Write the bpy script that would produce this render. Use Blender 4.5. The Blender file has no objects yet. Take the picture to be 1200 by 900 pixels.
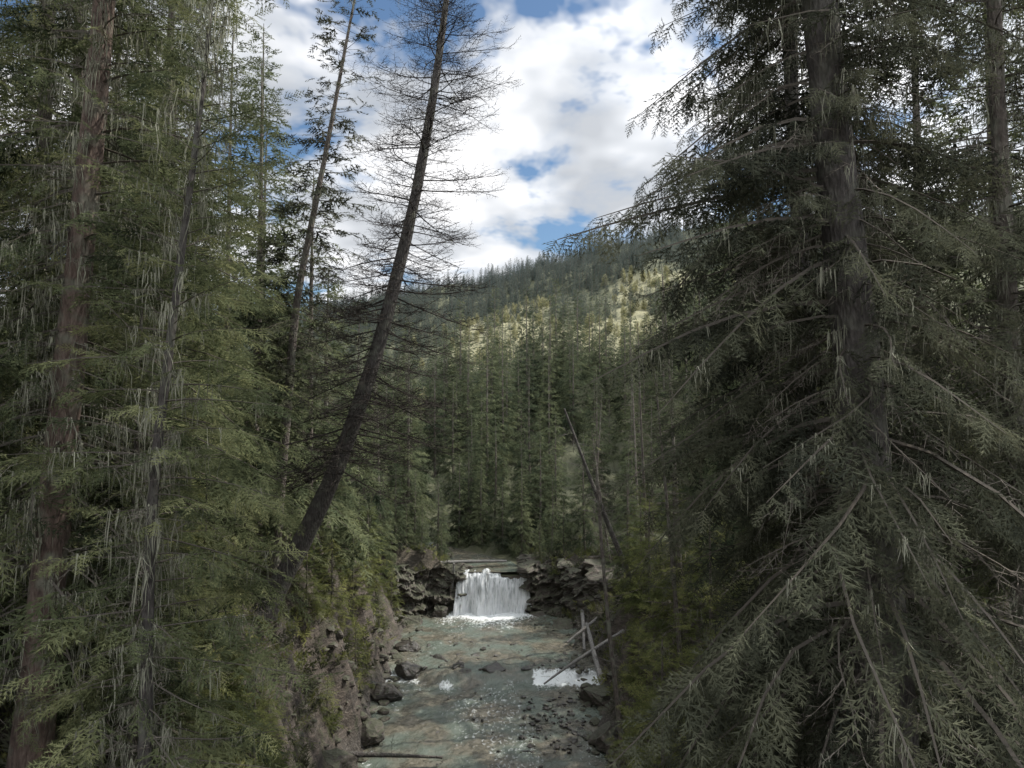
import bpy, bmesh, math, numpy as np
from mathutils import Vector
R = math.radians
rng = np.random.default_rng(7)
scene = bpy.context.scene
scene.view_settings.view_transform = 'Standard'
scene.view_settings.look = 'None'
scene.view_settings.exposure = 0

# ------------------------------------------------------------------ noise
def _h(ix, iy, s):
    n = (ix.astype(np.int64)*374761393 + iy.astype(np.int64)*668265263 + s*974634777) & 0xffffffff
    n = ((n ^ (n >> 13))*1274126177) & 0xffffffff
    n = n ^ (n >> 16)
    return (n & 0xffffff)/float(0xffffff)
def vnoise(x, y, s=0):
    ix = np.floor(x); iy = np.floor(y); fx = x-ix; fy = y-iy
    fx = fx*fx*(3-2*fx); fy = fy*fy*(3-2*fy)
    a = _h(ix, iy, s); b = _h(ix+1, iy, s); c = _h(ix, iy+1, s); d = _h(ix+1, iy+1, s)
    return (a*(1-fx)+b*fx)*(1-fy)+(c*(1-fx)+d*fx)*fy
def fbm(x, y, s=0, o=4):
    x = np.asarray(x, float); y = np.asarray(y, float)
    t = 0; a = 0.5
    for i in range(o):
        t = t + a*(vnoise(x, y, s+i)*2-1); x = x*2.03+3.1; y = y*2.03+1.7; a *= 0.5
    return t

# ------------------------------------------------------------------ mesh builder
class MB:
    def __init__(s): s.v=[]; s.f=[]; s.m=[]; s.t=[]; s.n=0
    def add(s, V, F, mat=0, tint=None):
        V = np.asarray(V, float).reshape(-1, 3); F = np.asarray(F, np.int64).reshape(-1, 3)
        s.v.append(V); s.f.append(F+s.n); s.m.append(np.full(len(F), mat, np.int32))
        s.t.append(np.full(len(V), 0.5) if tint is None else np.asarray(tint, float).reshape(-1)*np.ones(len(V)))
        s.n += len(V)
    def build(s, name, mats, smooth=(0,), link=True):
        V = np.concatenate(s.v); F = np.concatenate(s.f); M = np.concatenate(s.m); T = np.concatenate(s.t)
        me = bpy.data.meshes.new(name)
        me.vertices.add(len(V)); me.vertices.foreach_set('co', V.astype(np.float32).ravel())
        me.loops.add(len(F)*3); me.loops.foreach_set('vertex_index', F.astype(np.int32).ravel())
        me.polygons.add(len(F))
        me.polygons.foreach_set('loop_start', (np.arange(len(F))*3).astype(np.int32))
        me.polygons.foreach_set('material_index', M)
        me.polygons.foreach_set('use_smooth', np.isin(M, smooth))
        a = me.attributes.new('tint', 'FLOAT', 'POINT'); a.data.foreach_set('value', T.astype(np.float32))
        for m in mats: me.materials.append(m)
        me.update(calc_edges=True)
        ob = bpy.data.objects.new(name, me)
        if link: scene.collection.objects.link(ob)
        global TRI
        TRI += len(F)
        return ob
TRI = 0
def norm(a): return a/np.maximum(np.linalg.norm(a, axis=-1, keepdims=True), 1e-9)

def tubes(P, Rd, k=5):
    P = np.asarray(P, float); Rd = np.asarray(Rd, float)
    if P.ndim == 2: P = P[None]; Rd = Rd[None]
    B, n, _ = P.shape
    T = norm(np.gradient(P, axis=1))
    mT = norm(T.mean(1))
    ref = np.where(np.abs(mT[:, 2:3]) > 0.8, np.array([[1., 0, 0]]), np.array([[0., 0, 1]]))[:, None, :]
    N = norm(np.cross(T, ref)); Bn = np.cross(T, N)
    a = np.arange(k)/k*2*math.pi
    V = P[:, :, None]+Rd[:, :, None, None]*(np.cos(a)[None, None, :, None]*N[:, :, None]+np.sin(a)[None, None, :, None]*Bn[:, :, None])
    idx = np.arange(B*n*k).reshape(B, n, k)
    a0 = idx[:, :-1]; a1 = idx[:, 1:]; b0 = np.roll(a0, -1, 2); b1 = np.roll(a1, -1, 2)
    F = np.concatenate([np.stack([a0, b0, b1], -1).reshape(-1, 3), np.stack([a0, b1, a1], -1).reshape(-1, 3)])
    return V, F

def basis(d, up):
    X = norm(d); Y = norm(np.cross(up, X)); Z = np.cross(X, Y)
    return np.stack([X, Y, Z], 1)
def place(mb, tpl, O, Bs, S, mat, tint):
    V, F, tt = tpl
    if len(O) == 0: return
    W = np.einsum('nk,mkj->mnj', V, Bs)*S[:, None, None]+O[:, None, :]
    FF = F[None]+(np.arange(len(O))*len(V))[:, None, None]
    mb.add(W, FF, mat, (tint[:, None]+tt[None]).ravel())

# ------------------------------------------------------------------ frond templates
def frond(seed, L=1.0, ns=14, st=7, nl=0.06, nw=0.018, side=0.42, droop=0.1, ang=50):
    r = np.random.default_rng(seed); V = []; F = []; T = []
    def tri(a, b, c, t):
        i = len(V); V.extend([a, b, c]); F.append((i, i+1, i+2)); T.extend([t]*3)
    def needles(p, q, n, t0):
        d = norm(q-p); s = np.cross([0, 0, 1.], d)
        for j in range(n):
            c = p+(q-p)*((j+0.3)/n)
            for sg in (-1, 1):
                dd = norm(d+s*sg*r.uniform(.35, .8)+np.array([0, 0, r.uniform(-.25, .4)]))
                w = np.cross(dd, norm(np.array([0, 0, 1.])+r.normal(size=3)*.5))*nw*.5
                l = nl*r.uniform(.6, 1.3)
                tri(c-w, c+w, c+dd*l, t0+r.uniform(-.1, .1))
        tri(p-s*nw*.4, p+s*nw*.4, q+d*nl*.7, t0-.05)
    zz = lambda x: -droop*x*x
    needles(np.array([0.05*L, 0, 0]), np.array([L, 0, zz(L)]), max(2, int(st*1.6)), 0)
    for i in range(ns):
        u = (i+0.7)/ns*0.95; sg = 1 if i % 2 else -1
        l = side*L*((1-u)**0.75)*r.uniform(.6, 1.2)+0.05
        an = R(ang+r.uniform(-14, 14))
        p = np.array([u*L, 0, zz(u*L)])
        q = p+np.array([math.cos(an)*l, sg*math.sin(an)*l, -droop*l*.8+r.uniform(-.1, .04)])
        needles(p, q, max(1, int(round(st*l/(side*L)))), r.uniform(-.08, .12))
    return np.array(V), np.array(F), np.array(T)
def dead_frond(seed, ns=12, w=0.012, side=0.5, curl=0.15, sub=3):
    r = np.random.default_rng(seed); V = []; F = []; T = []
    def seg(p, q, w0):
        d = norm(q-p); s = norm(np.cross(d, norm(r.normal(size=3))))*w0; i = len(V)
        V.extend([p-s, p+s, q]); F.extend([(i, i+1, i+2)]); T.extend([0]*3)
    pts = [np.array([x, 0.06*math.sin(x*5+seed), curl*x*x]) for x in np.linspace(0, 1, 4)]
    for a, b in zip(pts[:-1], pts[1:]): seg(a, b+(b-a)*.3, w)
    for i in range(ns):
        u = (i+.5)/ns; sg = 1 if i % 2 else -1
        p = np.array([u, 0.06*math.sin(u*5+seed), curl*u*u]); l = side*(1-u)**.6*r.uniform(.4, 1.1)+.06
        an = R(r.uniform(35, 75))
        q = p+np.array([math.cos(an)*l, sg*math.sin(an)*l, r.uniform(-.25, .3)*l])
        seg(p, q, w*.8)
        for j in range(sub):
            uu = r.uniform(.25, .95); pp = p+(q-p)*uu
            qq = pp+norm(norm(q-p)+r.normal(size=3)*.7)*l*r.uniform(.2, .45)
            seg(pp, qq, w*.6)
    return np.array(V), np.array(F), np.array(T)
def lichen_tpl(seed, n=9):
    r = np.random.default_rng(seed); V = []; F = []; T = []
    cxs = r.uniform(-.3, .3, 3)
    for i in range(n):
        x = cxs[i % 3]+r.normal()*.05; y = r.normal()*.05; l = r.uniform(.15, 1.)**1.5; w = r.uniform(.006, .016)
        a = r.uniform(0, 6.28); s = np.array([math.cos(a), math.sin(a), 0])*w
        p = np.array([x, y, 0.02]); m = p+np.array([r.normal()*.06, r.normal()*.06, -l*.5]); q = m+np.array([r.normal()*.08, r.normal()*.08, -l*.5])
        k = len(V); V.extend([p-s, p+s, m-s, m+s, q]); F.extend([(k, k+1, k+3), (k, k+3, k+2), (k+2, k+3, k+4)]); T.extend([r.uniform(-.2, .2)]*5)
    return np.array(V), np.array(F), np.array(T)

F_HI = [frond(i, ns=13, st=4, nl=.125, nw=.032) for i in range(4)]
F_MD = [frond(20+i, ns=8, st=2, nl=.22, nw=.085) for i in range(3)]
F_LO = [frond(40+i, ns=4, st=1, nl=.36, nw=.17, side=.4) for i in range(3)]
D_HI = [dead_frond(i, ns=10, sub=2) for i in range(4)]
D_LO = [dead_frond(10+i, ns=6, sub=0, w=.02) for i in range(2)]
LICH = [lichen_tpl(i) for i in range(3)]

# ------------------------------------------------------------------ materials
def mat(name):
    m = bpy.data.materials.new(name); m.use_nodes = True
    nt = m.node_tree; nt.nodes.clear()
    out = nt.nodes.new('ShaderNodeOutputMaterial')
    return m, nt, out
def N(nt, t, **k):
    n = nt.nodes.new(t)
    for a, b in k.items(): setattr(n, a, b)
    return n
def ramp(nt, stops, src=None):
    r = nt.nodes.new('ShaderNodeValToRGB'); e = r.color_ramp.elements
    while len(e) < len(stops): e.new(0.5)
    for i, (p, c) in enumerate(stops):
        e[i].position = p; e[i].color = (c, c, c, 1) if not isinstance(c, tuple) else (*c, 1)
    if src: nt.links.new(src, r.inputs[0])
    return r
def noise(nt, scale, detail=4, vec=None, rough=.5, dist=0):
    n = nt.nodes.new('ShaderNodeTexNoise'); n.inputs['Scale'].default_value = scale; n.inputs['Detail'].default_value = detail
    n.inputs['Roughness'].default_value = rough; n.inputs['Distortion'].default_value = dist
    if vec: nt.links.new(vec, n.inputs['Vector'])
    return n
def mixc(nt, a, b, f, blend='MIX'):
    m = nt.nodes.new('ShaderNodeMix'); m.data_type = 'RGBA'; m.blend_type = blend
    for s, v in ((m.inputs[6], a), (m.inputs[7], b), (m.inputs[0], f)):
        if hasattr(v, 'is_linked'): nt.links.new(v, s)
        elif isinstance(v, tuple): s.default_value = (*v, 1)
        else: s.default_value = v
    return m.outputs[2]
def math_(nt, op, a, b=None, c=None, clamp=False):
    m = nt.nodes.new('ShaderNodeMath'); m.operation = op; m.use_clamp = clamp
    for i, v in enumerate((a, b, c)):
        if v is None: continue
        if hasattr(v, 'is_linked'): nt.links.new(v, m.inputs[i])
        else: m.inputs[i].default_value = v
    return m.outputs[0]

def needle_mat(name, dark, mid, light, trans=.3, far=None, bright=1.):
    dark, mid, light = [tuple(min(.8, bright*v) for v in c) for c in (dark, mid, light)]
    m, nt, out = mat(name)
    at = N(nt, 'ShaderNodeAttribute', attribute_name='tint')
    geo = N(nt, 'ShaderNodeNewGeometry'); oi = N(nt, 'ShaderNodeObjectInfo')
    nz = noise(nt, 1.1, 0, geo.outputs['Position'])
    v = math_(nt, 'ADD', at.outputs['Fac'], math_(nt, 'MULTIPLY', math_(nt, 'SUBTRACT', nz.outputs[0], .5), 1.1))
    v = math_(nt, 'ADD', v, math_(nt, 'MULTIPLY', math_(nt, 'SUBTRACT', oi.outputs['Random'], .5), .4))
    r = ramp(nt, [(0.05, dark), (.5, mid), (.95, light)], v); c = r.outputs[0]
    if far:  # aerial haze painted into the needle colour, bluer with distance along Y
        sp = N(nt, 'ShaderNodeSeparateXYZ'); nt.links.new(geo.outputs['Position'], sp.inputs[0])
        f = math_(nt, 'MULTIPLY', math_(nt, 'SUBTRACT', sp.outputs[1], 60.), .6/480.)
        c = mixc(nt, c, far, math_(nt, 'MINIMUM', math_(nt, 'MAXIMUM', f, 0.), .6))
    p = N(nt, 'ShaderNodeBsdfDiffuse')
    nt.links.new(c, p.inputs['Color'])
    t = N(nt, 'ShaderNodeBsdfTranslucent'); nt.links.new(c, t.inputs[0])
    mx = N(nt, 'ShaderNodeMixShader'); mx.inputs[0].default_value = trans
    nt.links.new(p.outputs[0], mx.inputs[1]); nt.links.new(t.outputs[0], mx.inputs[2]); nt.links.new(mx.outputs[0], out.inputs[0])
    return m
def bark_mat(name, c1, c2, c3, lich=.0):
    m, nt, out = mat(name)
    tc = N(nt, 'ShaderNodeTexCoord'); mp = N(nt, 'ShaderNodeMapping'); mp.inputs['Scale'].default_value = (1, 1, .3)
    nt.links.new(tc.outputs['Object'], mp.inputs[0])
    n1 = noise(nt, 22, 5, mp.outputs[0], .65, .4); n2 = noise(nt, 3.5, 4, tc.outputs['Object'])
    vo = N(nt, 'ShaderNodeTexVoronoi'); vo.inputs['Scale'].default_value = 26; nt.links.new(mp.outputs[0], vo.inputs['Vector'])
    r = ramp(nt, [(.3, c1), (.5, c2), (.72, c3)], n1.outputs[0])
    c = mixc(nt, r.outputs[0], (.19, .2, .15), math_(nt, 'MULTIPLY', ramp(nt, [(.5, 0.), (.66, 1.)], n2.outputs[0]).outputs[0], lich))
    p = N(nt, 'ShaderNodeBsdfPrincipled'); p.inputs['Roughness'].default_value = .9
    nt.links.new(c, p.inputs['Base Color'])
    b = N(nt, 'ShaderNodeBump'); b.inputs['Strength'].default_value = .9; b.inputs['Distance'].default_value = .03
    nt.links.new(math_(nt, 'ADD', n1.outputs[0], vo.outputs['Distance']), b.inputs['Height']); nt.links.new(b.outputs[0], p.inputs['Normal'])
    nt.links.new(p.outputs[0], out.inputs[0])
    return m
def flat_mat(name, col):
    m, nt, out = mat(name); at = N(nt, 'ShaderNodeAttribute', attribute_name='tint')
    r = ramp(nt, [(.1, tuple(v*.5 for v in col)), (.9, tuple(v*1.5 for v in col))], at.outputs['Fac'])
    p = N(nt, 'ShaderNodeBsdfDiffuse'); nt.links.new(r.outputs[0], p.inputs[0]); nt.links.new(p.outputs[0], out.inputs[0]); return m
M_bark = bark_mat('bark_grey_brown', (.05, .042, .036), (.12, .1, .085), (.2, .175, .15), .7)
M_barkred = bark_mat('bark_red_brown', (.05, .032, .026), (.115, .08, .063), (.18, .14, .113), .6)
M_barkdark = bark_mat('bark_dark_dead', (.03, .026, .024), (.066, .058, .052), (.11, .098, .09), .35)
M_barkgrey = bark_mat('bark_weathered_grey', (.1, .093, .085), (.21, .2, .185), (.33, .32, .3), .1)
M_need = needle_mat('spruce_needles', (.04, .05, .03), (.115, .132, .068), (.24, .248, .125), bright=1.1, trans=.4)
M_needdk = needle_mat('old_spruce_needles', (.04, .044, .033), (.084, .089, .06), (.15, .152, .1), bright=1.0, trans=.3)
M_needyl = needle_mat('young_fir_needles', (.055, .068, .028), (.14, .158, .06), (.27, .275, .11), trans=.4)
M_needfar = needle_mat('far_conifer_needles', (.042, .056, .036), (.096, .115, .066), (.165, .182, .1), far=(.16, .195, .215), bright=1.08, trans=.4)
M_larch = needle_mat('aspen_leaves', (.26, .26, .14), (.38, .37, .21), (.5, .475, .29), trans=.4)
M_twig = flat_mat('dead_twigs', (.15, .133, .113))
M_twigdk = flat_mat('dark_dead_twigs', (.05, .044, .039))
M_lich = flat_mat('beard_lichen', (.21, .21, .16))

# ------------------------------------------------------------------ terrain
def edges(y):
    ys = [-40, 0, 12, 17, 22, 28, 32, 38, 41.4, 42.2, 46, 50, 54, 60, 75, 100]
    L = [-2.2, -2.2, -2.6, -4.0, -4.8, -5.0, -4.9, -5.3, -5.6, -2.9, -3.3, -6.8, -10.5, -14, -20, -30]
    Rr = [1.6, 1.6, 1.8, 2.4, 2.9, 3.2, 3.5, 3.0, 1.5, .75, -.5, -4.6, -8.4, -12, -18, -28]
    w = fbm(y*.55, y*0+3.3, 5, 3)*.7*np.where((y > 40) & (y < 47), .15, 1)
    w2 = fbm(y*.6, y*0+9.3, 8, 3)*.7*np.where((y > 40) & (y < 47), .15, 1)
    return np.interp(y, ys, L)+w, np.interp(y, ys, Rr)+w2
def hgt(x, y):
    x = np.asarray(x, float); y = np.asarray(y, float)
    l, r = edges(y)
    dL = l-x; dR = x-r
    bed = np.where(y < 42.05, -.35, 2.02)+fbm(x*1.5, y*1.5, 3)*.12
    fade = np.interp(y, [34, 41.5, 44, 60, 70, 200, 400], [1, .36, .08, .2, .4, .3, .2])
    PL = np.interp(dL, [0, .3, 1.0, 1.9, 3, 8, 20, 60, 200, 700], [0, .5, 2.4, 4.7, 6.0, 8, 13, 28, 70, 150])
    PR = np.interp(dR, [0, .4, 1.2, 2.2, 4, 8, 20, 60, 200, 700], [0, .45, 1.7, 3.2, 4.6, 6.5, 11, 26, 70, 150])
    side = np.where(dL > 0, PL, np.where(dR > 0, PR, 0))*fade
    side = side*(1+.35*fbm(x*.35, y*.35, 11))
    hc = np.interp(y, [-100, 44, 60, 120, 200, 270, 350, 450, 560, 640, 900, 2000], [0, 0, .8, 5, 12, 23, 50, 90, 136, 126, 60, 20])
    ang = x/np.maximum(y, 40)
    hc = hc*np.interp(ang, [-1, -.3, -.23, 0, .2, .6], [.5, .58, .68, .93, 1.08, 1.12])
    hc = hc*(1+.1*fbm(x*.012, y*.012, 21))+fbm(x*.03, y*.03, 22)*np.interp(y, [60, 200], [0, 5])
    inb = (dL < 0) & (dR < 0)
    out = np.maximum(dL, dR)
    rough = np.where(inb, 0, np.clip(out, 0, 1.2)/1.2*(fbm(x*.9, y*.9, 31)*.9+fbm(x*2.6, y*2.6, 32)*.5))*np.interp(y, [39, 41, 47, 52], [1, .5, .5, 1])
    h = bed+side+hc+rough
    rr = np.sqrt(x*x+(y+.5)**2)
    led = 8.8-np.maximum(rr-1.6, 0)*3.0
    return np.where(y < 8, np.maximum(h, led), h)
def aspen_patch(x, y):
    a = x/np.maximum(y, 1)
    m = (y > 265+70*fbm(x*.02, x*0, 94)) & (y < 415+60*fbm(x*.03, x*0, 95)) & (a > -.1+.06*fbm(y*.02, a*9, 3)) & (a < .24)
    return m*(fbm(x*.025, y*.02, 91) > -.2+.2*(np.abs(y-345)/100))

xs = np.unique(np.concatenate([np.geomspace(12, 1600, 60), -np.geomspace(12, 1600, 60), np.arange(-12, 12, .16)]))
ys = np.unique(np.concatenate([-np.geomspace(4, 900, 20), np.arange(-4, 14, .6), np.arange(14, 50, .17), np.geomspace(50, 2200, 150)]))
X, Y = np.meshgrid(xs, ys)
Z = hgt(X, Y)
def grid_faces(ny, nx):
    i = np.arange(nx*ny).reshape(ny, nx)
    return np.concatenate([np.stack([i[:-1, :-1], i[:-1, 1:], i[1:, 1:]], -1).reshape(-1, 3), np.stack([i[:-1, :-1], i[1:, 1:], i[1:, :-1]], -1).reshape(-1, 3)])

def ground_mat():
    m, nt, out = mat('forest_ground')
    g = N(nt, 'ShaderNodeNewGeometry'); P = g.outputs['Position']; at = N(nt, 'ShaderNodeAttribute', attribute_name='tint')
    sp = N(nt, 'ShaderNodeSeparateXYZ'); nt.links.new(P, sp.inputs[0])
    sn = N(nt, 'ShaderNodeSeparateXYZ'); nt.links.new(g.outputs['True Normal'], sn.inputs[0])
    n1 = noise(nt, 2.2, 5, P, .6); n2 = noise(nt, 14, 4, P, .7); n3 = noise(nt, .5, 4, P); n4 = noise(nt, 1.3, 4, P, .65)
    floor = ramp(nt, [(.3, (.035, .033, .022)), (.5, (.08, .07, .048)), (.6, (.07, .082, .038)), (.8, (.13, .125, .075))], n1.outputs[0])
    mp = N(nt, 'ShaderNodeMapping'); mp.inputs['Scale'].default_value = (.9, .9, 3.2); mp.inputs['Rotation'].default_value = (.12, .1, 0); nt.links.new(P, mp.inputs[0])
    ns = noise(nt, 1.6, 7, mp.outputs[0], .75, .5)
    rock = ramp(nt, [(.3, (.03, .026, .022)), (.48, (.085, .07, .057)), (.6, (.15, .122, .1)), (.75, (.07, .062, .054))], ns.outputs[0])
    steep = ramp(nt, [(.35, 1.), (.6, 0.)], math_(nt, 'ADD', sn.outputs[2], math_(nt, 'MULTIPLY', math_(nt, 'SUBTRACT', n4.outputs[0], .5), 1.6)))
    c = mixc(nt, floor.outputs[0], rock.outputs[0], steep.outputs[0])
    grav = ramp(nt, [(.35, (.04, .036, .03)), (.55, (.11, .096, .082)), (.7, (.18, .163, .143))], n2.outputs[0])
    c = mixc(nt, c, grav.outputs[0], ramp(nt, [(.02, 1.), (.1, 0.)], math_(nt, 'DIVIDE', sp.outputs[2], 6.)).outputs[0])
    c = mixc(nt, c, mixc(nt, (.06, .07, .04), (.12, .12, .065), n3.outputs[0]), ramp(nt, [(.042, 0.), (.046, 1.)], math_(nt, 'DIVIDE', sp.outputs[1], 1000.)).outputs[0])
    c = mixc(nt, c, mixc(nt, (.2, .2, .115), (.32, .295, .18), n3.outputs[0]), at.outputs['Fac'])
    p = N(nt, 'ShaderNodeBsdfPrincipled'); p.inputs['Roughness'].default_value = .92
    nt.links.new(c, p.inputs['Base Color'])
    b = N(nt, 'ShaderNodeBump'); b.inputs['Strength'].default_value = .9; b.inputs['Distance'].default_value = .15
    nt.links.new(math_(nt, 'ADD', math_(nt, 'ADD', n2.outputs[0], ns.outputs[0]), n4.outputs[0]), b.inputs['Height']); nt.links.new(b.outputs[0], p.inputs['Normal'])
    nt.links.new(p.outputs[0], out.inputs[0]); return m
def rock_mat(name, dark=1.):
    m, nt, out = mat(name)
    g = N(nt, 'ShaderNodeNewGeometry'); P = g.outputs['Position']
    mp = N(nt, 'ShaderNodeMapping'); mp.inputs['Scale'].default_value = (.7, .7, 5); nt.links.new(P, mp.inputs[0])
    sn = N(nt, 'ShaderNodeSeparateXYZ'); nt.links.new(g.outputs['True Normal'], sn.inputs[0])
    a = noise(nt, 1.5, 6, mp.outputs[0], .7, .3); b_ = noise(nt, 9, 4, P, .7)
    r = ramp(nt, [(.28, tuple(dark*v for v in (.02, .018, .016))), (.45, tuple(dark*v for v in (.058, .049, .042))), (.58, tuple(dark*v for v in (.115, .095, .08))), (.75, tuple(dark*v for v in (.065, .058, .052)))], a.outputs[0])
    c = mixc(nt, r.outputs[0], (.05, .06, .03), ramp(nt, [(.5, 0.), (.66, .8)], b_.outputs[0]).outputs[0])
    if dark > .6:  # moss and litter on the tops
        tz = ramp(nt, [(.55, 0.), (.85, .9)], math_(nt, 'ADD', sn.outputs[2], math_(nt, 'MULTIPLY', math_(nt, 'SUBTRACT', b_.outputs[0], .5), .8)))
        c = mixc(nt, c, (.055, .058, .033), tz.outputs[0])
    p = N(nt, 'ShaderNodeBsdfPrincipled'); p.inputs['Roughness'].default_value = .75 if dark > .6 else .4
    nt.links.new(c, p.inputs['Base Color'])
    b = N(nt, 'ShaderNodeBump'); b.inputs['Strength'].default_value = 1; b.inputs['Distance'].default_value = .08
    nt.links.new(math_(nt, 'ADD', a.outputs[0], math_(nt, 'MULTIPLY', b_.outputs[0], .4)), b.inputs['Height']); nt.links.new(b.outputs[0], p.inputs['Normal'])
    nt.links.new(p.outputs[0], out.inputs[0]); return m
M_ground = ground_mat(); M_rock = rock_mat('strata_rock'); M_wet = rock_mat('wet_dark_rock', .5)
tb = MB(); tb.add(np.stack([X, Y, Z], -1), grid_faces(*X.shape), 0, aspen_patch(X, Y).astype(float).ravel()); tb.build('terrain', [M_ground])

# ------------------------------------------------------------------ creek
def water_mat():
    m, nt, out = mat('creek_water')
    g = N(nt, 'ShaderNodeNewGeometry'); P = g.outputs['Position']
    at = N(nt, 'ShaderNodeAttribute', attribute_name='tint')
    mp = N(nt, 'ShaderNodeMapping'); mp.inputs['Scale'].default_value = (1.6, .8, 1); nt.links.new(P, mp.inputs[0])
    n1 = noise(nt, .7, 4, P); n2 = noise(nt, 5.5, 5, mp.outputs[0], .65, .6); n3 = noise(nt, 2.6, 4, P, .7)
    vo = N(nt, 'ShaderNodeTexVoronoi'); vo.inputs['Scale'].default_value = 6; nt.links.new(P, vo.inputs['Vector'])
    bedc = ramp(nt, [(0, (.055, .048, .034)), (.5, (.115, .1, .074)), (1, (.19, .168, .128))], vo.outputs['Color'])
    deep = mixc(nt, bedc.outputs[0], (.115, .14, .115), ramp(nt, [(.42, .15), (.6, .9)], n1.outputs[0]).outputs[0])
    foam = math_(nt, 'ADD', at.outputs['Fac'], math_(nt, 'MULTIPLY', math_(nt, 'SUBTRACT', n2.outputs[0], .5), 1.5))
    fr = ramp(nt, [(.46, 0.), (.8, 1.)], foam)
    c = mixc(nt, deep, (.72, .75, .74), fr.outputs[0])
    p = N(nt, 'ShaderNodeBsdfPrincipled')
    nt.links.new(c, p.inputs['Base Color'])
    nt.links.new(math_(nt, 'MULTIPLY_ADD', fr.outputs[0], .4, .17), p.inputs['Roughness'])
    p.inputs['IOR'].default_value = 1.33
    b = N(nt, 'ShaderNodeBump'); b.inputs['Strength'].default_value = .6; b.inputs['Distance'].default_value = .08
    nt.links.new(math_(nt, 'ADD', n2.outputs[0], math_(nt, 'MULTIPLY', n3.outputs[0], .8)), b.inputs['Height']); nt.links.new(b.outputs[0], p.inputs['Normal'])
    nt.links.new(p.outputs[0], out.inputs[0]); return m
M_water = water_mat()
wb = MB()
wy = np.arange(-20, 42.05, .11); u = np.linspace(0, 1, 90)
l, r = edges(wy); Xw = (l-.5)[:, None]+(r-l+1.0)[:, None]*u[None]; Yw = wy[:, None]+0*Xw
step = 31.6+.5*np.sin(Xw*.9)+.4*fbm(Xw*.8, Xw*0, 4)
lv = 1/(1+np.exp(-(Yw-step)*5))
Zw = -.16+.3*lv+fbm(Xw*1.7, Yw*1.1, 51)*.09+fbm(Xw*5, Yw*4, 52)*.05
fx_ = np.where(Xw > .9, 1.0, np.clip(.28+1.3*fbm(Xw*1.1+4, Xw*0, 58), .05, .75))
foam = .12+.95*np.exp(-((Yw-step+.45)/np.where(Xw > .9, .8, .4))**2)*fx_
foam += .9*np.exp(-((Yw-41.2)/1.1)**2)*np.exp(-((Xw+1.1)/2.6)**2)+.35*np.exp(-((Yw-39.3)/1.8)**2)*np.exp(-((Xw+1.1)/2.2)**2)
foam += .2*np.clip(fbm(Xw*.6, Yw*.25, 57)*4, 0, 1)+.08*(Yw < 30.5)
wb.add(np.stack([Xw, Yw, Zw], -1), grid_faces(*Xw.shape), 0, foam.ravel())
wy = np.arange(42.3, 56, .15); l, r = edges(wy); Xw = (l-.3)[:, None]+(r-l+.6)[:, None]*u[None]; Yw = wy[:, None]+0*Xw
Zw = 2.2+.5*np.clip((Yw-46)/10, 0, 1)+fbm(Xw*1.7, Yw*1.1, 51)*.04
wb.add(np.stack([Xw, Yw, Zw], -1), grid_faces(*Xw.shape), 0, .1+0*Zw.ravel())
wb.build('creek', [M_water])

def fall_mat():
    m, nt, out = mat('falling_water')
    g = N(nt, 'ShaderNodeNewGeometry'); mp = N(nt, 'ShaderNodeMapping'); mp.inputs['Scale'].default_value = (5, 1, .6)
    nt.links.new(g.outputs['Position'], mp.inputs[0]); n = noise(nt, 1.9, 7, mp.outputs[0], .7, .5)
    at = N(nt, 'ShaderNodeAttribute', attribute_name='tint')
    v = math_(nt, 'ADD', n.outputs[0], at.outputs['Fac'])
    r = ramp(nt, [(.36, (.2, .21, .2)), (.45, (.6, .63, .63)), (.57, (.93, .95, .95))], v)
    p = N(nt, 'ShaderNodeBsdfPrincipled'); p.inputs['Roughness'].default_value = .45; nt.links.new(r.outputs[0], p.inputs['Base Color'])
    b = N(nt, 'ShaderNodeBump'); b.inputs['Strength'].default_value = .3; b.inputs['Distance'].default_value = .08
    nt.links.new(n.outputs[0], b.inputs['Height']); nt.links.new(b.outputs[0], p.inputs['Normal'])
    t = N(nt, 'ShaderNodeBsdfTranslucent'); nt.links.new(r.outputs[0], t.inputs[0])
    mx = N(nt, 'ShaderNodeMixShader'); mx.inputs[0].default_value = .35
    nt.links.new(p.outputs[0], mx.inputs[1]); nt.links.new(t.outputs[0], mx.inputs[2]); nt.links.new(mx.outputs[0], out.inputs[0])
    return m
fx = np.linspace(-3.0, .85, 160); ft = np.linspace(0, 1, 50)
FX, FT = np.meshgrid(fx, ft)
py = np.interp(ft, [0, .15, .25, .4, 1], [42.9, 42.3, 42.0, 41.75, 41.15]); pz = np.interp(ft, [0, .15, .25, .4, 1], [2.24, 2.22, 2.04, 1.6, -.1])
lip = fbm(FX*1.1, FX*0, 63)*.45+fbm(FX*4, FX*0, 64)*.12
FY = py[:, None]+fbm(FX*2.2, FT*1.2, 61)*.6*FT+fbm(FX*9, FT*2.2, 62)*.1+fbm(FX*.9, FX*0, 66)*.5; FZ = pz[:, None]+lip*(1-FT)-.05
FX2 = FX+(FT*.28)*(FX+1.1)/2
wf = MB(); wf.add(np.stack([FX2, FY, FZ], -1), grid_faces(*FX.shape), 0, (-.05+.14*FT+.12*fbm(FX*1.5, FX*0, 67)).ravel())
def ico(sub):
    bm = bmesh.new(); bmesh.ops.create_icosphere(bm, subdivisions=sub, radius=1)
    V = np.array([v.co[:] for v in bm.verts]); F = np.array([[v.index for v in f.verts] for f in bm.faces]); bm.free(); return V, F
ICO2, ICO3, ICO4 = ico(2), ico(3), ico(4)
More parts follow.
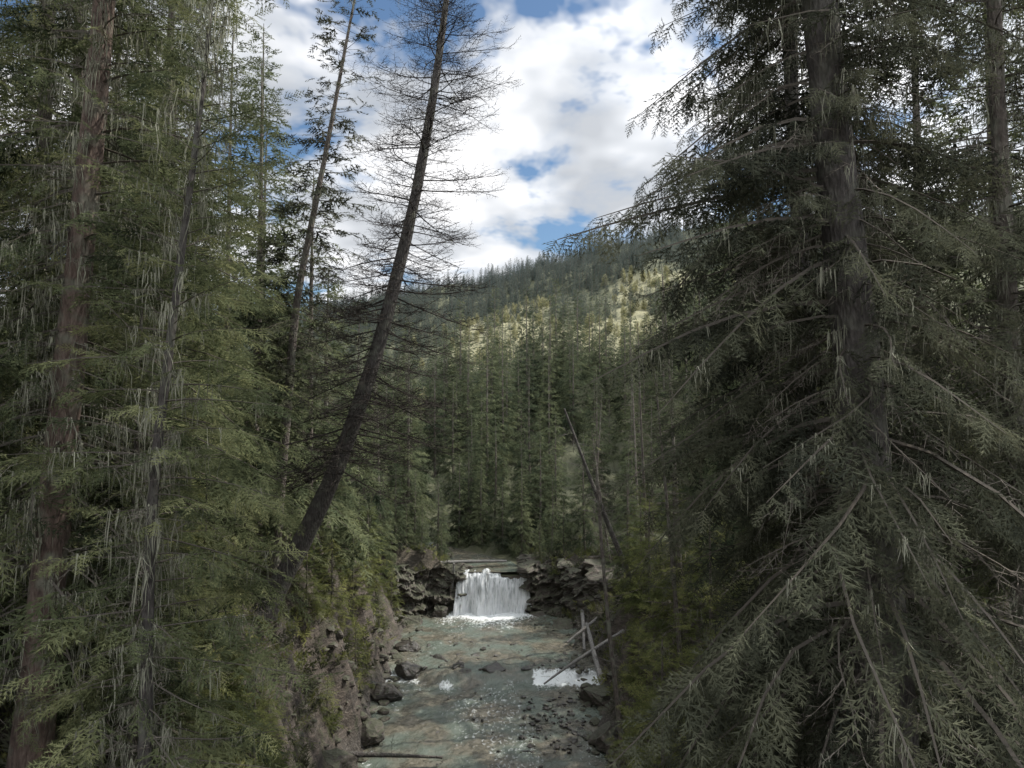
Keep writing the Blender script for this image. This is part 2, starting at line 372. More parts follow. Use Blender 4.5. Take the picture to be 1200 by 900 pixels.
def rockV(seed, tpl, sx, sy, sz, rough=.35):
    V, Fc = tpl; V = V.copy(); o = seed*7.31
    rr = np.random.default_rng(seed)
    for i in range(12):
        n = norm(rr.normal(size=3)); d = rr.uniform(.5, .85); s = V@n
        V = V-np.clip(s-d, 0, None)[:, None]*n
    V = V*(1+rough*(fbm(V[:, 0]*1.5+o, V[:, 1]*1.5+V[:, 2]*1.3, seed)[:, None])+.08*fbm(V[:, 0]*6+o, V[:, 2]*6+V[:, 1]*5, seed+3)[:, None])
    V = V*np.array([sx, sy, sz]); a = rr.uniform(0, 6.28); c, s = math.cos(a), math.sin(a)
    V = V@np.array([[c, s, 0], [-s, c, 0], [0, 0, 1]]); return V, Fc
for i in range(34):
    V, Fc = rockV(900+i, ICO2, rng.uniform(.12, .32), .2, rng.uniform(.08, .2)); wf.add(V+[rng.uniform(-3.0, .9), rng.uniform(40.9, 41.3), -.02], Fc, 0, .3)
wf.build('waterfall', [fall_mat()])

def cliff(name, path, ztop, seed):
    path = np.array(path, float); d = np.r_[0, np.cumsum(np.linalg.norm(np.diff(path, axis=0), axis=1))]
    s = np.linspace(0, d[-1], int(d[-1]/.06)); px = np.interp(s, d, path[:, 0]); pyy = np.interp(s, d, path[:, 1])
    t = np.stack([np.gradient(px), np.gradient(pyy)], -1); t = norm(t); nrm = np.stack([t[:, 1], -t[:, 0]], -1)
    S, Q = np.meshgrid(s, np.linspace(0, 1, 64))
    top = ztop+fbm(s*.9, s*0, seed)*.9
    wall = np.clip(Q/.82, 0, 1); back = np.clip((Q-.82)/.18, 0, 1)*2.0
    Zc = -.5+(top[None]+.5)*wall-back*.2+fbm(S*2, Q*9, seed+9)*.25*(back > 0)
    lay = np.floor(Zc*2.2+fbm(S*.4, Zc*0, seed+2)*2.5)
    offs = (_h(lay, np.floor(S*.7+lay*.37), seed)-.5)*.45+fbm(S*1.4, Zc*2, seed+5)*.9+fbm(S*5, Zc*7, seed+6)*.3+.6*(1-wall)
    offs = offs*(1-np.clip(back, 0, 1))-back
    Xc = px[None]+nrm[:, 0][None]*offs; Yc = pyy[None]+nrm[:, 1][None]*offs
    b = MB(); b.add(np.stack([Xc, Yc, Zc], -1), grid_faces(*Xc.shape)); return b.build(name, [M_rock], smooth=())
cliff('rock_cliff', [(-8, 38.3), (-6.6, 40.6), (-4.8, 41.7), (-2.9, 42.1), (-2.7, 43.4)], 2.75, 71)
cliff('rock_cliff', [(.55, 43.4), (.8, 42.0), (2.4, 41.5), (4.2, 39.6), (5.6, 36.2)], 2.75, 81)

M_rk = [M_wet, M_rock]
def boulder(name, x, y, z, sx, sy, sz, seed, m=0, tpl=ICO4):
    V, Fc = rockV(seed, tpl, sx, sy, sz); b = MB(); b.add(V, Fc); o = b.build(name, [M_rk[m]], smooth=()); o.location = (x, y, z); return o
for i, (x, y, sx, sy, sz) in enumerate([(-.7, 32.2, 1.1, .5, .36), (-2.4, 32.4, .55, .35, .27), (-3.3, 33.6, .8, .35, .18), (-1.7, 33.9, .6, .3, .17), (-2.0, 31.9, .35, .3, .2), (-4.3, 32.0, .9, .7, .45), (.6, 32.3, .4, .4, .16),
        (-5.0, 29.5, .8, .6, .5), (-4.9, 35, .7, .8, .5), (-4.9, 25.5, .7, .6, .45), (3.4, 29, .7, .8, .5), (3.1, 25, .8, .6, .5), (2.7, 38.7, .9, .7, .55), (3.4, 36.5, .8, .7, .6), (1.5, 41.1, .8, .5, .5), (-4.0, 41, .8, .6, .6), (-5.3, 39.6, .8, .8, .7), (4.0, 33, .8, .9, .7), (-5.4, 22.5, .9, .9, .9), (3.6, 21.5, .9, .9, 1.)]):
    boulder('creek_boulder', x, y, .05, sx, sy, sz, 100+i, 0 if i < 9 else 1)
sb = MB()
def stones(n, x0, x1, y0, y1, smin, smax, mat_):
    for i in range(n):
        x = rng.uniform(x0, x1); y = rng.uniform(y0, y1); s = rng.uniform(smin, smax)*rng.uniform(.5, 1)
        V, Fc = rockV(int(rng.integers(1e5)), ICO2, s, s*rng.uniform(.5, 1), s*rng.uniform(.35, .6)); sb.add(V+[x, y, max(hgt(x, y)+s*.1, -.13+(.25 if y > 31.6 else 0))], Fc, mat_)
stones(130, .3, 2.6, 24.5, 29.5, .07, .2, 0)
stones(30, -3, 2, 22, 31, .05, .14, 0)
stones(70, -5, 3, 32, 36, .07, .28, 0)
stones(160, -6.2, -4.6, 20, 41, .1, .4, 1)
stones(200, 2.6, 4.6, 20, 41, .1, .4, 1)
stones(60, 1.2, 3.4, 37, 41, .1, .4, 1)
sb.build('creek_stones', [M_wet, M_rock], smooth=())

# ------------------------------------------------------------------ trees
def conifer(mb, seed, H, lo, Lmax, r0, nb, fr, nfm, path=None, droop=.3, fs=1., dfr=None, ndead=0, dlo=.05, dhi=None, Ld=1., lich=0, LT=LICH, elo=-12, ehi=35, hi_u=.985, prof=.8, inner=.22, tsides=10, wk=3, deadmat=2, flat=.35, dfm=None, lsc=(.12, .5), front=1., fu=(.0, .01)):
    r = np.random.default_rng(seed)
    if path is None:
        a, b = r.normal(size=2)*.012*H
        path = lambda u: np.stack([a*np.sin(u*2.6), b*np.sin(u*2.1), u*H], -1)
    n = 40; uu = np.linspace(0, 1, n); P = path(uu)
    rad = r0*((1-uu)**.85)+.012+r0*.45*np.exp(-uu*H/.5)
    V, Fc = tubes(P, rad, tsides)
    V = V+(np.random.default_rng(seed+1).normal(size=V.shape)*.03*rad[None, :, None, None])
    mb.add(V, Fc, 0)
    def branches(k, u0, u1, L0, kind):
        if k <= 0: return
        u = u0+(u1-u0)*((np.arange(k)+r.uniform(0, 1, k))/k)
        v = (u-u0)/(1-u0)
        az = np.arange(k)*2.39996+r.normal(size=k)*.5
        if kind == 'live': L = L0*(np.clip(1-v, 0, 1)**prof)*r.uniform(.5, 1.1, k)*np.interp(v, [0, .12, .3], [.75, 1, 1])+.12
        else: L = L0*r.uniform(.25, 1., k)*np.clip(1-u, .1, 1)**.5
        # branches grown into the trail clearing (-Y side) stay shorter
        fv = np.interp(u, fu, [1, front])
        L = L*(1+(fv-1)*np.interp(-np.sin(az), [.35, .85], [0, 1]))
        el = np.radians(elo+(ehi-elo)*v**1.2+r.normal(size=k)*8)
        dr = droop*(1-v)*r.uniform(.6, 1.3, k)
        o = np.stack([np.cos(az), np.sin(az), 0*az], -1)
        B0 = path(u)
        wob = r.normal(size=(k, 2))*.09
        lat = np.stack([-o[:, 1], o[:, 0], 0*az], -1)
        def pos(i, t):
            Li = L[i]
            zz = np.sin(el[i])*t-dr[i]*t*t+.22*dr[i]*t**4
            return B0[i]+o[i]*(np.cos(el[i])*t*Li)[..., None]+np.array([0, 0, 1.])*(zz*Li)[..., None]+lat[i]*((wob[i, 0]*np.sin(t*4)+wob[i, 1]*t*t)*Li)[..., None]
        ns = 6; t = np.linspace(0, 1, ns)
        ii = np.repeat(np.arange(k), ns).reshape(k, ns)
        BP = pos(ii, np.tile(t, (k, 1)))
        br = (.005+.008*L)[:, None]*(1-t[None]*.85)*(r0/.25)**.3
        V, Fc = tubes(BP, br, wk); mb.add(V, Fc, deadmat, .25 if kind == 'live' else .4)
        cnt = np.maximum(2, (L*(nfm if kind == 'live' else (dfm or nfm*.5))).astype(int))
        bi = np.repeat(np.arange(k), cnt)
        j = np.concatenate([np.arange(c) for c in cnt]); f = (j+1)/np.repeat(cnt, cnt)
        t0 = inner+(1-inner)*f
        O = pos(bi, t0); T = norm(O-pos(bi, t0-.04))
        sg = np.where(j % 2 == 0, 1, -1)*np.where(f > .99, .15, 1)
        S = norm(np.cross(T, np.array([0, 0, 1.])))
        ang = np.radians(r.uniform(30, 75, len(bi)))
        D = T*np.cos(ang)[:, None]+S*(np.sin(ang)*sg)[:, None]
        D[:, 2] += r.normal(size=len(bi))*.2-flat*r.uniform(.3, 1.7, len(bi))*.6
        sc = np.clip(.32*L[bi]*(1-t0)+.24+.06*L[bi], .15, .75)*r.uniform(.65, 1.2, len(bi))*fs
        up = np.array([0, 0, 1.])+r.normal(size=(len(bi), 3))*.35
        bs = basis(D, up)
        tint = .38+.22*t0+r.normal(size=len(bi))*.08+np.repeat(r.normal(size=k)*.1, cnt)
        tp = fr if kind == 'live' else (dfr or D_HI)
        w = r.integers(0, len(tp), len(bi))
        for q in range(len(tp)):
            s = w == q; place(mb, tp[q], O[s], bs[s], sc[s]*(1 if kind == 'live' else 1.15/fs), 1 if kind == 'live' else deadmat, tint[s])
        if lich:
            m_ = int(lich*(1 if kind == 'live' else .8)*k/10.)
            li = r.integers(0, k, m_); lt = r.uniform(.1, .85, m_); O = pos(li, lt)
            a = az[li]+r.normal(size=m_)*.3
            bs = basis(np.stack([np.cos(a), np.sin(a), 0*a], -1), np.tile([0, 0, 1.], (m_, 1)))
            w = r.integers(0, 3, m_)
            for q in range(3):
                s = w == q; place(mb, LT[q], O[s], bs[s], r.uniform(*lsc, m_)[s], 3, .5+r.normal(size=s.sum())*.2)
    branches(nb, lo, hi_u, Lmax, 'live')
    branches(ndead, dlo, dhi if dhi else max(lo, .3), Ld, 'dead')

def gz(x, y): return float(hgt(x, y))
def px2w(px, py, d): return np.array([(px-600)/867*d, d, 10.4+(500-py)/867*d])
tm = lambda need=M_need, bark=M_bark: [bark, need, M_twig, M_lich]
def smooth_path(pts):
    pts = np.array(pts, float); d = np.r_[0, np.cumsum(np.linalg.norm(np.diff(pts, axis=0), axis=1))]; d /= d[-1]
    def f(u):
        u = np.asarray(u); w = 0; acc = 0
        for du, ww in ((-.06, 1), (-.03, 2), (0, 3), (.03, 2), (.06, 1)):
            uu = np.clip(u+du, 0, 1)
            acc = acc+ww*np.stack([np.interp(uu, d, pts[:, c]) for c in range(3)], -1); w += ww
        return acc/w
    return f
# --- right foreground old spruce
b = MB(); bx, by = 4.1, 8.2
conifer(b, 11, 21, .1, 3.8, .34, 320, F_HI, 9, path=smooth_path([(bx+.25, by, gz(bx, by)-.3), (3.85, by, 11), (3.45, by, 16), (3.2, by+.2, 26)]), droop=.95, ndead=170, dlo=.1, dhi=.75, Ld=2.3, lich=70, elo=-8, ehi=22, prof=.5, inner=.13, tsides=16, fs=.8, flat=1.15, lsc=(.1, .42), front=.5, fu=(.3, .42), dfm=5)
b.build('old_spruce_tree', [M_barkdark, M_needdk, M_twig, M_lich])
b = MB(); bx, by = 4.5, 11.3
conifer(b, 12, 20, .08, 3.0, .2, 170, F_HI, 5, path=smooth_path([(bx, by, gz(bx, by)-.3), (4.5, by, 12), (4.1, by, 24)]), droop=.7, ndead=60, dlo=.1, dhi=.6, Ld=1.8, lich=16, prof=.5, fs=1.25, flat=.9)
b.build('old_spruce_tree', tm(M_needdk, M_barkdark))

near = []
specs = [
    (21, 17, .1, 2.6, .14, 220, 5.2, M_need, M_bark, 18, 50),
    (22, 19, .12, 2.4, .16, 220, 5., M_need, M_bark, 28, 80),
    (23, 14, .06, 2.4, .12, 200, 5.2, M_need, M_bark, 10, 30),
    (24, 18, .2, 2.3, .15, 200, 5., M_needdk, M_bark, 32, 110)]
for (sd_, H, lo, Lm, r0, nb, nfm, nd, bk, li, de) in specs:
    b = MB(); conifer(b, sd_, H, lo, Lm, r0, nb, F_HI, nfm, lich=li, ndead=de, Ld=1.6, dhi=lo+.35, fs=1.2, flat=.6, droop=.45, prof=.65)
    near.append(b.build('spruce_tree', tm(nd, bk), link=False))
young = []
for sd_, H, Lm in ((31, 6.5, 1.9), (32, 4.5, 1.5)):
    b = MB(); conifer(b, sd_, H, .04, Lm, .07, 110, F_HI, 6, ndead=0, lich=2, droop=.25, elo=0, fs=1.15)
    young.append(b.build('young_fir_tree', tm(M_needyl), link=False))
mids = []
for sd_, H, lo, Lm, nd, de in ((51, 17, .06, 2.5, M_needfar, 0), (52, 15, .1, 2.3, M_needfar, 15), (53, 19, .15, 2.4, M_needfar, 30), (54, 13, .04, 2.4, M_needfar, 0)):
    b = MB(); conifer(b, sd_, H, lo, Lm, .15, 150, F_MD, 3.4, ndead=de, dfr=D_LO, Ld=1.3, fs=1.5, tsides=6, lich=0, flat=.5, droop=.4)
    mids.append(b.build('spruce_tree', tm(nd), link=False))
b = MB(); conifer(b, 58, 14, .9, .5, .1, 6, F_LO, 3, ndead=150, dlo=.15, dhi=.97, Ld=1.6, dfr=D_LO, dfm=3, tsides=6)
dead_mid = b.build('dead_spruce_tree', [M_bark, M_need, M_twig, M_lich], link=False)

def put(src, name, x, y, s=1., rz=None, dz=-.2, tilt=(0, 0)):
    o = bpy.data.objects.new(name, src.data); scene.collection.objects.link(o)
    o.location = (x, y, gz(x, y)+dz); o.scale = (s, s, s*rng.uniform(.95, 1.08)); o.rotation_euler = (tilt[0], tilt[1], rng.uniform(0, 6.28) if rz is None else 0)
    return o
b = MB(); bx, by = -5.95, 9.3
conifer(b, 13, 20, .1, 2.7, .22, 220, F_HI, 5.2, path=smooth_path([(bx, by, gz(bx, by)-.3), (-5.6, by, 11), (-5.3, by, 15.5), (-5.0, by, 25)]), ndead=170, dlo=.1, dhi=.85, Ld=1.8, lich=60, droop=.55, tsides=16, fs=1.15, prof=.5, flat=.7, front=.6)
b.build('spruce_tree', tm(M_need, M_barkred))
b = MB(); bx, by = -3.85, 8
conifer(b, 14, 12, .08, 1.9, .08, 190, F_HI, 6.5, path=smooth_path([(bx, by, gz(bx, by)-.3), (-3.88, by, 9.6), (-3.65, by, 12), (-3.4, by, 14.4), (-3.3, by, 16)]), ndead=70, dlo=.1, dhi=.6, Ld=1.3, lich=32, droop=.35, tsides=10, prof=.45, fs=1.0, front=.65)
b.build('spruce_tree', tm(M_need, M_barkdark))
# --- leaning dead tree
D = 21.
pts = [px2w(q[0], q[1], D) for q in ((326, 690), (352, 645), (398, 545), (445, 400), (483, 240), (508, 90), (528, -80), (545, -230))]
pts.insert(0, pts[0]+np.array([-.45, 0, -.9]))
b = MB()
conifer(b, 15, 22, .62, .8, .27, 4, F_HI, 1, path=smooth_path(pts), ndead=330, dlo=.2, dhi=.99, Ld=4.0, dfr=D_HI, dfm=6.5, droop=-.1, elo=-25, ehi=28, deadmat=2, lich=3, tsides=14, inner=.2, flat=-.2)
b.build('leaning_dead_tree', [M_barkdark, M_needdk, M_twigdk, M_lich])
pts = [px2w(322, 640, 24), px2w(345, 350, 24), px2w(378, 170, 24), px2w(408, -10, 24), px2w(425, -90, 24)]
pts[0] = np.array([pts[0][0], 24, gz(pts[0][0], 24)-.3])
b = MB(); conifer(b, 16, 20, .3, 2.0, .17, 130, F_MD, 4.2, path=smooth_path(pts), ndead=70, dlo=.25, dhi=.9, Ld=1.6, lich=3, fs=1.1, prof=.5)
b.build('spruce_tree', tm(M_needdk))

for (x, y, k, s) in [(-7.6, 12.0, 1, 1.), (-6.1, 12.2, 0, .95), (-8.6, 14.5, 3, 1.05), (-7.6, 16.2, 2, .95), (-9.9, 17, 0, 1.1), (-8.7, 18.6, 1, 1.), (-7.9, 9.7, 2, 1.), (-5.2, 10.4, 2, .6)]:
    put(near[k], 'spruce_tree', x, y, s)
for (x, y, k, s) in [(-8.6, 22.5, 2, .95), (-10.5, 22, 0, 1.1), (-8.8, 25, 1, 1.15), (-7.6, 28, 3, 1.1), (-10.2, 29, 2, 1.), (-8.2, 33, 3, .95), (-11.5, 34, 0, 1.1), (-7.8, 38, 1, .85), (-12, 15, 2, 1.), (-14, 26, 0, 1.2),
                     (9.5, 17, 0, 1.1), (6.8, 20.5, 2, .9), (8.0, 25, 1, 1.1), (11, 24, 2, 1.1), (7.8, 31, 1, .9), (10.5, 34, 0, 1.1), (13, 20, 2, 1.1)]:
    put(mids[k], 'spruce_tree', x, y, s)
for (x, y, k, s) in [(7.3, 10.6, 3, 1.1), (8.8, 12.5, 1, 1.05), (6.2, 15, 3, 1.), (5.0, 13.0, 2, .7)]:
    put(near[k], 'spruce_tree', x, y, s)
for (x, y, k, s) in [(-5.4, 13.2, 0, .7), (-5.2, 11.5, 1, .9), (-6.7, 24.5, 0, .5), (-6.4, 26.5, 1, .7), (-6.6, 31, 0, .6), (-6.9, 35.5, 1, .9), (-5.9, 28.5, 1, .5), (-5.5, 17.0, 1, .45), (-4.8, 14.2, 1, .6), (-5.7, 23.4, 1, .35), (-5.9, 33.2, 1, .4), (-6.2, 38.6, 1, .5),
                     (2.9, 14.5, 0, .85), (3.6, 12.2, 0, .9), (4.6, 17.5, 0, 1.), (3.9, 20.5, 1, .9), (5.2, 24, 0, .8), (5.2, 28, 1, 1.), (3.3, 10.5, 1, 1.1), (4.7, 10.0, 0, .8), (5.7, 33, 0, .8), (4.4, 26, 1, .5)]:
    put(young[k], 'young_fir_tree', x, y, s)
for (x, y, s) in [(5.0, 22, .8), (6.6, 36, .85), (5.6, 40, .7), (-7.5, 42, .85), (6.2, 27.5, .9), (4.8, 46, .75), (7.5, 44, .9)]:
    put(dead_mid, 'dead_spruce_tree', x, y, s, tilt=(rng.normal()*.06, rng.normal()*.1))
def log(name, a, c, r0, r1, seed, m=M_barkgrey, nbr=8, bl=.7):
    rr = np.random.default_rng(seed); b = MB(); a = np.array(a, float); c = np.array(c, float); t = np.linspace(0, 1, 16)
    P = a+(c-a)*t[:, None]+np.stack([np.sin(t*3+seed)*.06, np.cos(t*4+seed)*.05, np.sin(t*2.6)*.06], -1)*np.linalg.norm(c-a)*.2
    V, Fc = tubes(P, r0+(r1-r0)*t+rr.normal(size=16)*r0*.05, 9); b.add(V, Fc, 0)
    for k, e in ((0, a), (-1, c)):
        ring = V[0, k]; cc = ring.mean(0); b.add(np.vstack([ring, cc]), [[i, (i+1) % 9, 9] for i in range(9)], 0)
    if nbr:
        ti = rr.uniform(.2, .95, nbr); O = P[(ti*15).astype(int)]; d = norm(norm(c-a)*.6+rr.normal(size=(nbr, 3)))
        for q in range(4):
            s = np.arange(nbr) % 4 == q; place(b, D_HI[q], O[s], basis(d, np.tile([0, .1, 1.], (nbr, 1)))[s], rr.uniform(.5, 1, s.sum())*bl, 0, np.zeros(s.sum()))
    return b.build(name, [m])
log('fallen_log', (3.6, 40, .9), (3.3, 33.8, .35), .12, .06, 1)
log('fallen_log', (4.1, 36.2, 1.2), (2.6, 35.2, .3), .09, .05, 2)
log('fallen_log', (4.8, 32.5, 1.6), (1.3, 30.2, .1), .09, .04, 3, nbr=12)
log('fallen_log', (3.6, 29.5, .3), (3.3, 33.5, 1.6), .12, .07, 4)
log('fallen_log', (-5.6, 22.7, .6), (-2.2, 23.8, .05), .09, .04, 6, M_barkdark)
log('fallen_log', (-4.4, 43.2, 2.55), (-.3, 44.2, 2.45), .12, .07, 7)
log('dead_snag', (3.3, 22, gz(3.3, 22)-.2), tuple(px2w(702, 560, 23)), .09, .04, 9, M_bark, 24, 1.1)
log('dead_snag', (5.6, 34, gz(5.6, 34)-.2), tuple(px2w(660, 480, 34)), .14, .05, 10, M_barkdark, 24, 1.3)
log('dead_snag', (-3.4, 42.0, 1.0), (-3.25, 41.7, 2.8), .1, .05, 12, M_barkgrey, 0)

for i in range(42):
    while True:
        x = rng.uniform(-22, 22); y = rng.uniform(46, 66); l, r = edges(np.array(y))
        if (x < l-1.0 or x > r+1.0): break
    put(mids[i % 4], 'spruce_tree', x, y, rng.uniform(.5, .85))
for (x, y, s) in [(-7.2, 40.5, .5), (-8.6, 43.5, .7), (-5.8, 44.5, .42), (-4.6, 46.0, .4), (2.4, 45, .42), (4.2, 43.2, .55), (6.6, 41.5, .7), (5.9, 38.5, .5), (1.8, 48.0, .6), (-1.2, 51.5, .6), (.6, 50, .5), (-6.9, 48.2, .6), (-3.0, 54, .7), (3.0, 43.3, .3), (-6.6, 42.3, .35), (-4.1, 43.6, .2), (1.6, 43.4, .25), (.6, 46.5, .4), (-2, 49.5, .45), (2.3, 43.0, .2), (-5.2, 42.9, .27), (-7.4, 42.6, .4), (3.9, 41.6, .24), (5.0, 40.2, .33), (-6.2, 43.6, .3), (-3.6, 50.5, .5), (-.6, 47.6, .35)]:
    put(mids[3], 'spruce_tree', x, y, s)

# undergrowth on the banks
ub = MB(); n = 20000
ux = np.where(rng.random(n) < .55, rng.uniform(-10, -3.2, n), rng.uniform(1.0, 9, n)); uy = 7+(48-7)*rng.random(n)**.8
l, r = edges(uy); keep = (ux < l-.55) | (ux > r+.5); keep &= (fbm(ux*.8, uy*.8, 77) > -.15)
ux, uy = ux[keep], uy[keep]; n = len(ux)
O = np.stack([ux, uy, hgt(ux, uy)-.03], -1); O[:, 2] = np.where((uy > 41) & (uy < 43.5), np.maximum(O[:, 2], 2.3), O[:, 2]); d = norm(rng.normal(size=(n, 3))*.6+[0, 0, .8])
bs = basis(d, rng.normal(size=(n, 3))); k = rng.integers(0, 10, n); tt = .5+.5*fbm(ux*.7, uy*.7, 78)
for q in range(3):
    s = k == q; place(ub, F_MD[q], O[s], bs[s], rng.uniform(.25, .7, s.sum()), 0, tt[s]+.1)
    s = k == q+3; place(ub, F_MD[q], O[s], bs[s], rng.uniform(.25, .7, s.sum()), 2, tt[s])
for q in range(4):
    s = k == q+6; place(ub, D_HI[q], O[s], bs[s], rng.uniform(.3, .9, s.sum()), 1, rng.uniform(.3, .9, s.sum()))
ub.build('undergrowth', [M_needyl, M_twig, M_needdk], smooth=())

# ------------------------------------------------------------------ distant forest (instanced)
col = bpy.data.collections.new('distant_forest_variants')
far = []
for k, (sd_, H, Lm) in enumerate(((61, 14, 2.2), (62, 12, 2.1), (63, 16, 2.3))):
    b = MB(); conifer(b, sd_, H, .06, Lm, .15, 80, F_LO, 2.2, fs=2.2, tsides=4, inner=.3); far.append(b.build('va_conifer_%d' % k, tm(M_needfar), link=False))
for k, s in enumerate(mids[:3]):
    far.append(bpy.data.objects.new('vb_conifer_%d' % k, s.data))
far.append(bpy.data.objects.new('vc_dead_conifer', dead_mid.data))
b = MB(); conifer(b, 66, 9, .12, 2.4, .12, 80, F_LO, 2.8, fs=2.0, tsides=4, elo=15, ehi=50, prof=.45, droop=.05, hi_u=.93)
far.append(b.build('vd_aspen', [M_barkgrey, M_larch, M_twig, M_lich], link=False))
for o in far: col.objects.link(o)
def scatter(y0, y1, sp):
    area = 0.5*(y1**2-y0**2)*.88; n = int(area/(sp*sp))
    y = np.sqrt(rng.uniform(y0*y0, y1*y1, n)); a = rng.uniform(-.4, .48, n); return a*y, y
px_, py_ = [], []
for y0, y1, sp in ((64, 110, 3.5), (110, 220, 4.5), (220, 430, 5.6), (430, 600, 4.7)):
    a, c = scatter(y0, y1, sp); px_.append(a); py_.append(c)
fxp = np.concatenate(px_); fyp = np.concatenate(py_)
l, r = edges(fyp); k = (fxp < l-1.5) | (fxp > r+1.5) | (fyp > 100); fxp, fyp = fxp[k], fyp[k]
n = len(fxp)
patch = aspen_patch(fxp, fyp) > 0
idxv = np.where(fyp < 110, rng.integers(3, 6, n), rng.integers(0, 3, n))
idxv = np.where((rng.random(n) < .05) & (fyp < 200), 6, idxv)
idxv = np.where(patch & (rng.random(n) < .82), 7, idxv)
idxv = np.where((rng.random(n) < .03) & (fyp > 110) & (fyp < 430), 7, idxv)
scl = rng.uniform(.5, 1.1, n)*(1+.25*fbm(fxp*.02, fyp*.02, 93))*np.interp(fyp, [64, 110, 250, 450], [.9, .86, .76, .9])
scl = np.where(patch, scl*.82, scl)
thin = ~(patch & (rng.random(n) < .3))
fxp, fyp, idxv, scl = fxp[thin], fyp[thin], idxv[thin], scl[thin]; n = len(fxp)
me = bpy.data.meshes.new('distant_forest'); me.vertices.add(n)
me.vertices.foreach_set('co', np.stack([fxp, fyp, hgt(fxp, fyp)-.3], -1).astype(np.float32).ravel())
at = me.attributes.new('scl', 'FLOAT', 'POINT'); at.data.foreach_set('value', scl.astype(np.float32))
at = me.attributes.new('rotz', 'FLOAT', 'POINT'); at.data.foreach_set('value', rng.uniform(0, 6.28, n).astype(np.float32))
at = me.attributes.new('vidx', 'INT', 'POINT'); at.data.foreach_set('value', idxv.astype(np.int32))
fo = bpy.data.objects.new('distant_forest', me); scene.collection.objects.link(fo)
ng = bpy.data.node_groups.new('forest_instancer', 'GeometryNodeTree')
ng.interface.new_socket('Geometry', in_out='INPUT', socket_type='NodeSocketGeometry'); ng.interface.new_socket('Geometry', in_out='OUTPUT', socket_type='NodeSocketGeometry')
gi = ng.nodes.new('NodeGroupInput'); go = ng.nodes.new('NodeGroupOutput'); ip = ng.nodes.new('GeometryNodeInstanceOnPoints')
ci = ng.nodes.new('GeometryNodeCollectionInfo'); ci.inputs['Collection'].default_value = col; ci.inputs['Separate Children'].default_value = True; ci.inputs['Reset Children'].default_value = True
def na(nm, ty):
    q = ng.nodes.new('GeometryNodeInputNamedAttribute'); q.data_type = ty; q.inputs[0].default_value = nm; return q.outputs[0]
ip.inputs['Pick Instance'].default_value = True
cx = ng.nodes.new('ShaderNodeCombineXYZ')
L = ng.links.new
L(gi.outputs[0], ip.inputs['Points']); L(ci.outputs[0], ip.inputs['Instance']); L(na('vidx', 'INT'), ip.inputs['Instance Index'])
L(na('rotz', 'FLOAT'), cx.inputs[2]); L(cx.outputs[0], ip.inputs['Rotation']); L(na('scl', 'FLOAT'), ip.inputs['Scale']); L(ip.outputs[0], go.inputs[0])
md = fo.modifiers.new('instances', 'NODES'); md.node_group = ng
print('forest instances', n, 'unique tris', TRI)

# ------------------------------------------------------------------ world + sun
SUN_EL, SUN_AZ = 48, 74
to = Vector((math.sin(R(SUN_AZ))*math.cos(R(SUN_EL)), math.cos(R(SUN_AZ))*math.cos(R(SUN_EL)), math.sin(R(SUN_EL))))
w = bpy.data.worlds.new('World'); scene.world = w; w.use_nodes = True; nt = w.node_tree; nt.nodes.clear()
out = nt.nodes.new('ShaderNodeOutputWorld'); bg = nt.nodes.new('ShaderNodeBackground')
sky = nt.nodes.new('ShaderNodeTexSky'); sky.sky_type = 'NISHITA'; sky.sun_disc = False; sky.sun_elevation = R(SUN_EL); sky.sun_rotation = R(SUN_AZ)
tc = nt.nodes.new('ShaderNodeTexCoord'); sp = nt.nodes.new('ShaderNodeSeparateXYZ'); nt.links.new(tc.outputs['Generated'], sp.inputs[0])
dz = math_(nt, 'ADD', math_(nt, 'MAXIMUM', sp.outputs[2], 0.), .3)
cb = nt.nodes.new('ShaderNodeCombineXYZ'); nt.links.new(math_(nt, 'DIVIDE', sp.outputs[0], dz), cb.inputs[0]); nt.links.new(math_(nt, 'DIVIDE', sp.outputs[1], dz), cb.inputs[1])
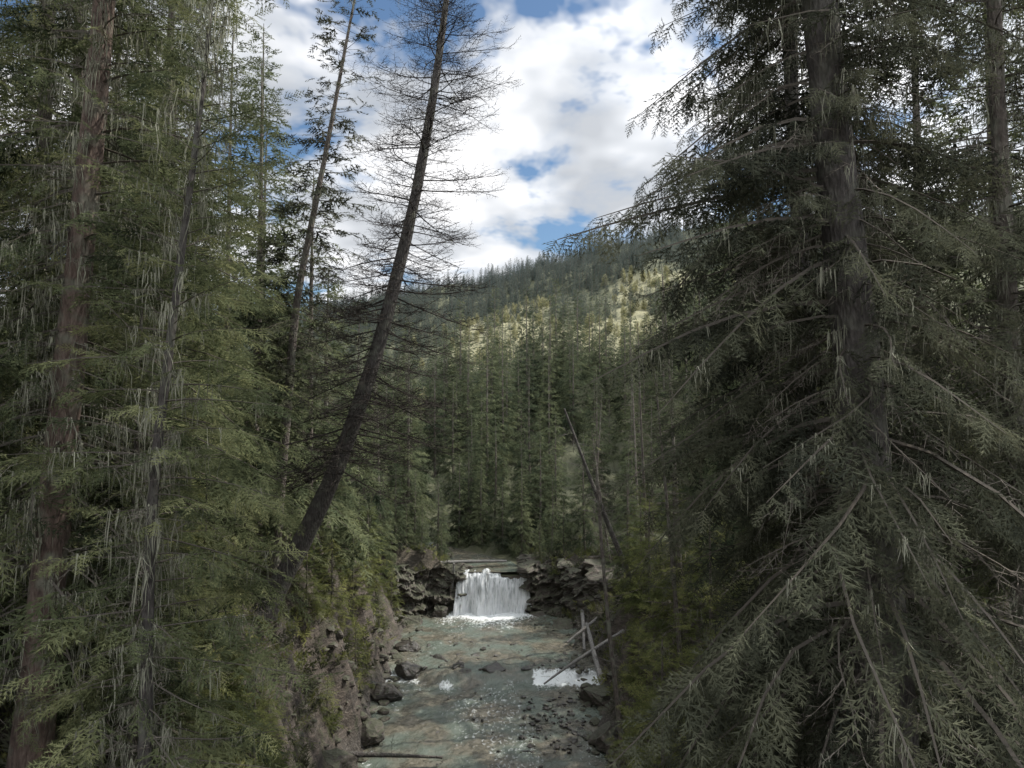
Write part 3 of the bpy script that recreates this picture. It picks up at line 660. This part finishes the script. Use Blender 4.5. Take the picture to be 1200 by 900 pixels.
mp = nt.nodes.new('ShaderNodeMapping'); mp.inputs['Location'].default_value = (2.3, .4, 0); nt.links.new(cb.outputs[0], mp.inputs[0])
c1 = noise(nt, 2.6, 5, mp.outputs[0], .6, .2); c2 = noise(nt, 3.4, 3, mp.outputs[0], .55)
cov = ramp(nt, [(.40, 0.), (.47, .85), (.53, 1.)], c1.outputs[0])
shade = ramp(nt, [(.38, (3.9, 4.1, 4.4)), (.48, (5.2, 5.4, 5.7)), (.6, (8.0, 8.0, 8.1))], c2.outputs[0])
dt = nt.nodes.new('ShaderNodeVectorMath'); dt.operation = 'DOT_PRODUCT'; nt.links.new(tc.outputs['Generated'], dt.inputs[0]); dt.inputs[1].default_value = to[:]
glow = math_(nt, 'MULTIPLY_ADD', math_(nt, 'POWER', math_(nt, 'MAXIMUM', dt.outputs['Value'], 0.), 5.), 2.2, 1.)
# extra cloud brightness, mostly behind the camera, added as unseen fill light
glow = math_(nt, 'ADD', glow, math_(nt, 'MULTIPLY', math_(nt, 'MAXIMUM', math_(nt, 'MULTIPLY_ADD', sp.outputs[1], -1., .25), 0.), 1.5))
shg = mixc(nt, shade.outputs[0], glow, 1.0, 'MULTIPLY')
skb = mixc(nt, sky.outputs[0], (.66, .78, .85), 1.0, 'MULTIPLY')
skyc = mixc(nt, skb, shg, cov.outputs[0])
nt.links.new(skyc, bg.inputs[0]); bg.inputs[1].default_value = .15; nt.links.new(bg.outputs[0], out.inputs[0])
sd = bpy.data.lights.new('sun', 'SUN'); sd.energy = 5; sd.angle = R(.5); sd.color = (1, .95, .87)
so = bpy.data.objects.new('sun', sd); scene.collection.objects.link(so)
so.rotation_euler = (-to).to_track_quat('-Z', 'Y').to_euler(); so.location = to*100+Vector((0, 0, 50))

cam = bpy.data.cameras.new('camera'); co = bpy.data.objects.new('camera', cam); scene.collection.objects.link(co)
cam.lens = 26; cam.sensor_width = 36; cam.clip_end = 6000; co.location = (0, 0, 10.4); co.rotation_euler = (R(93.3), 0, 0)
scene.camera = co
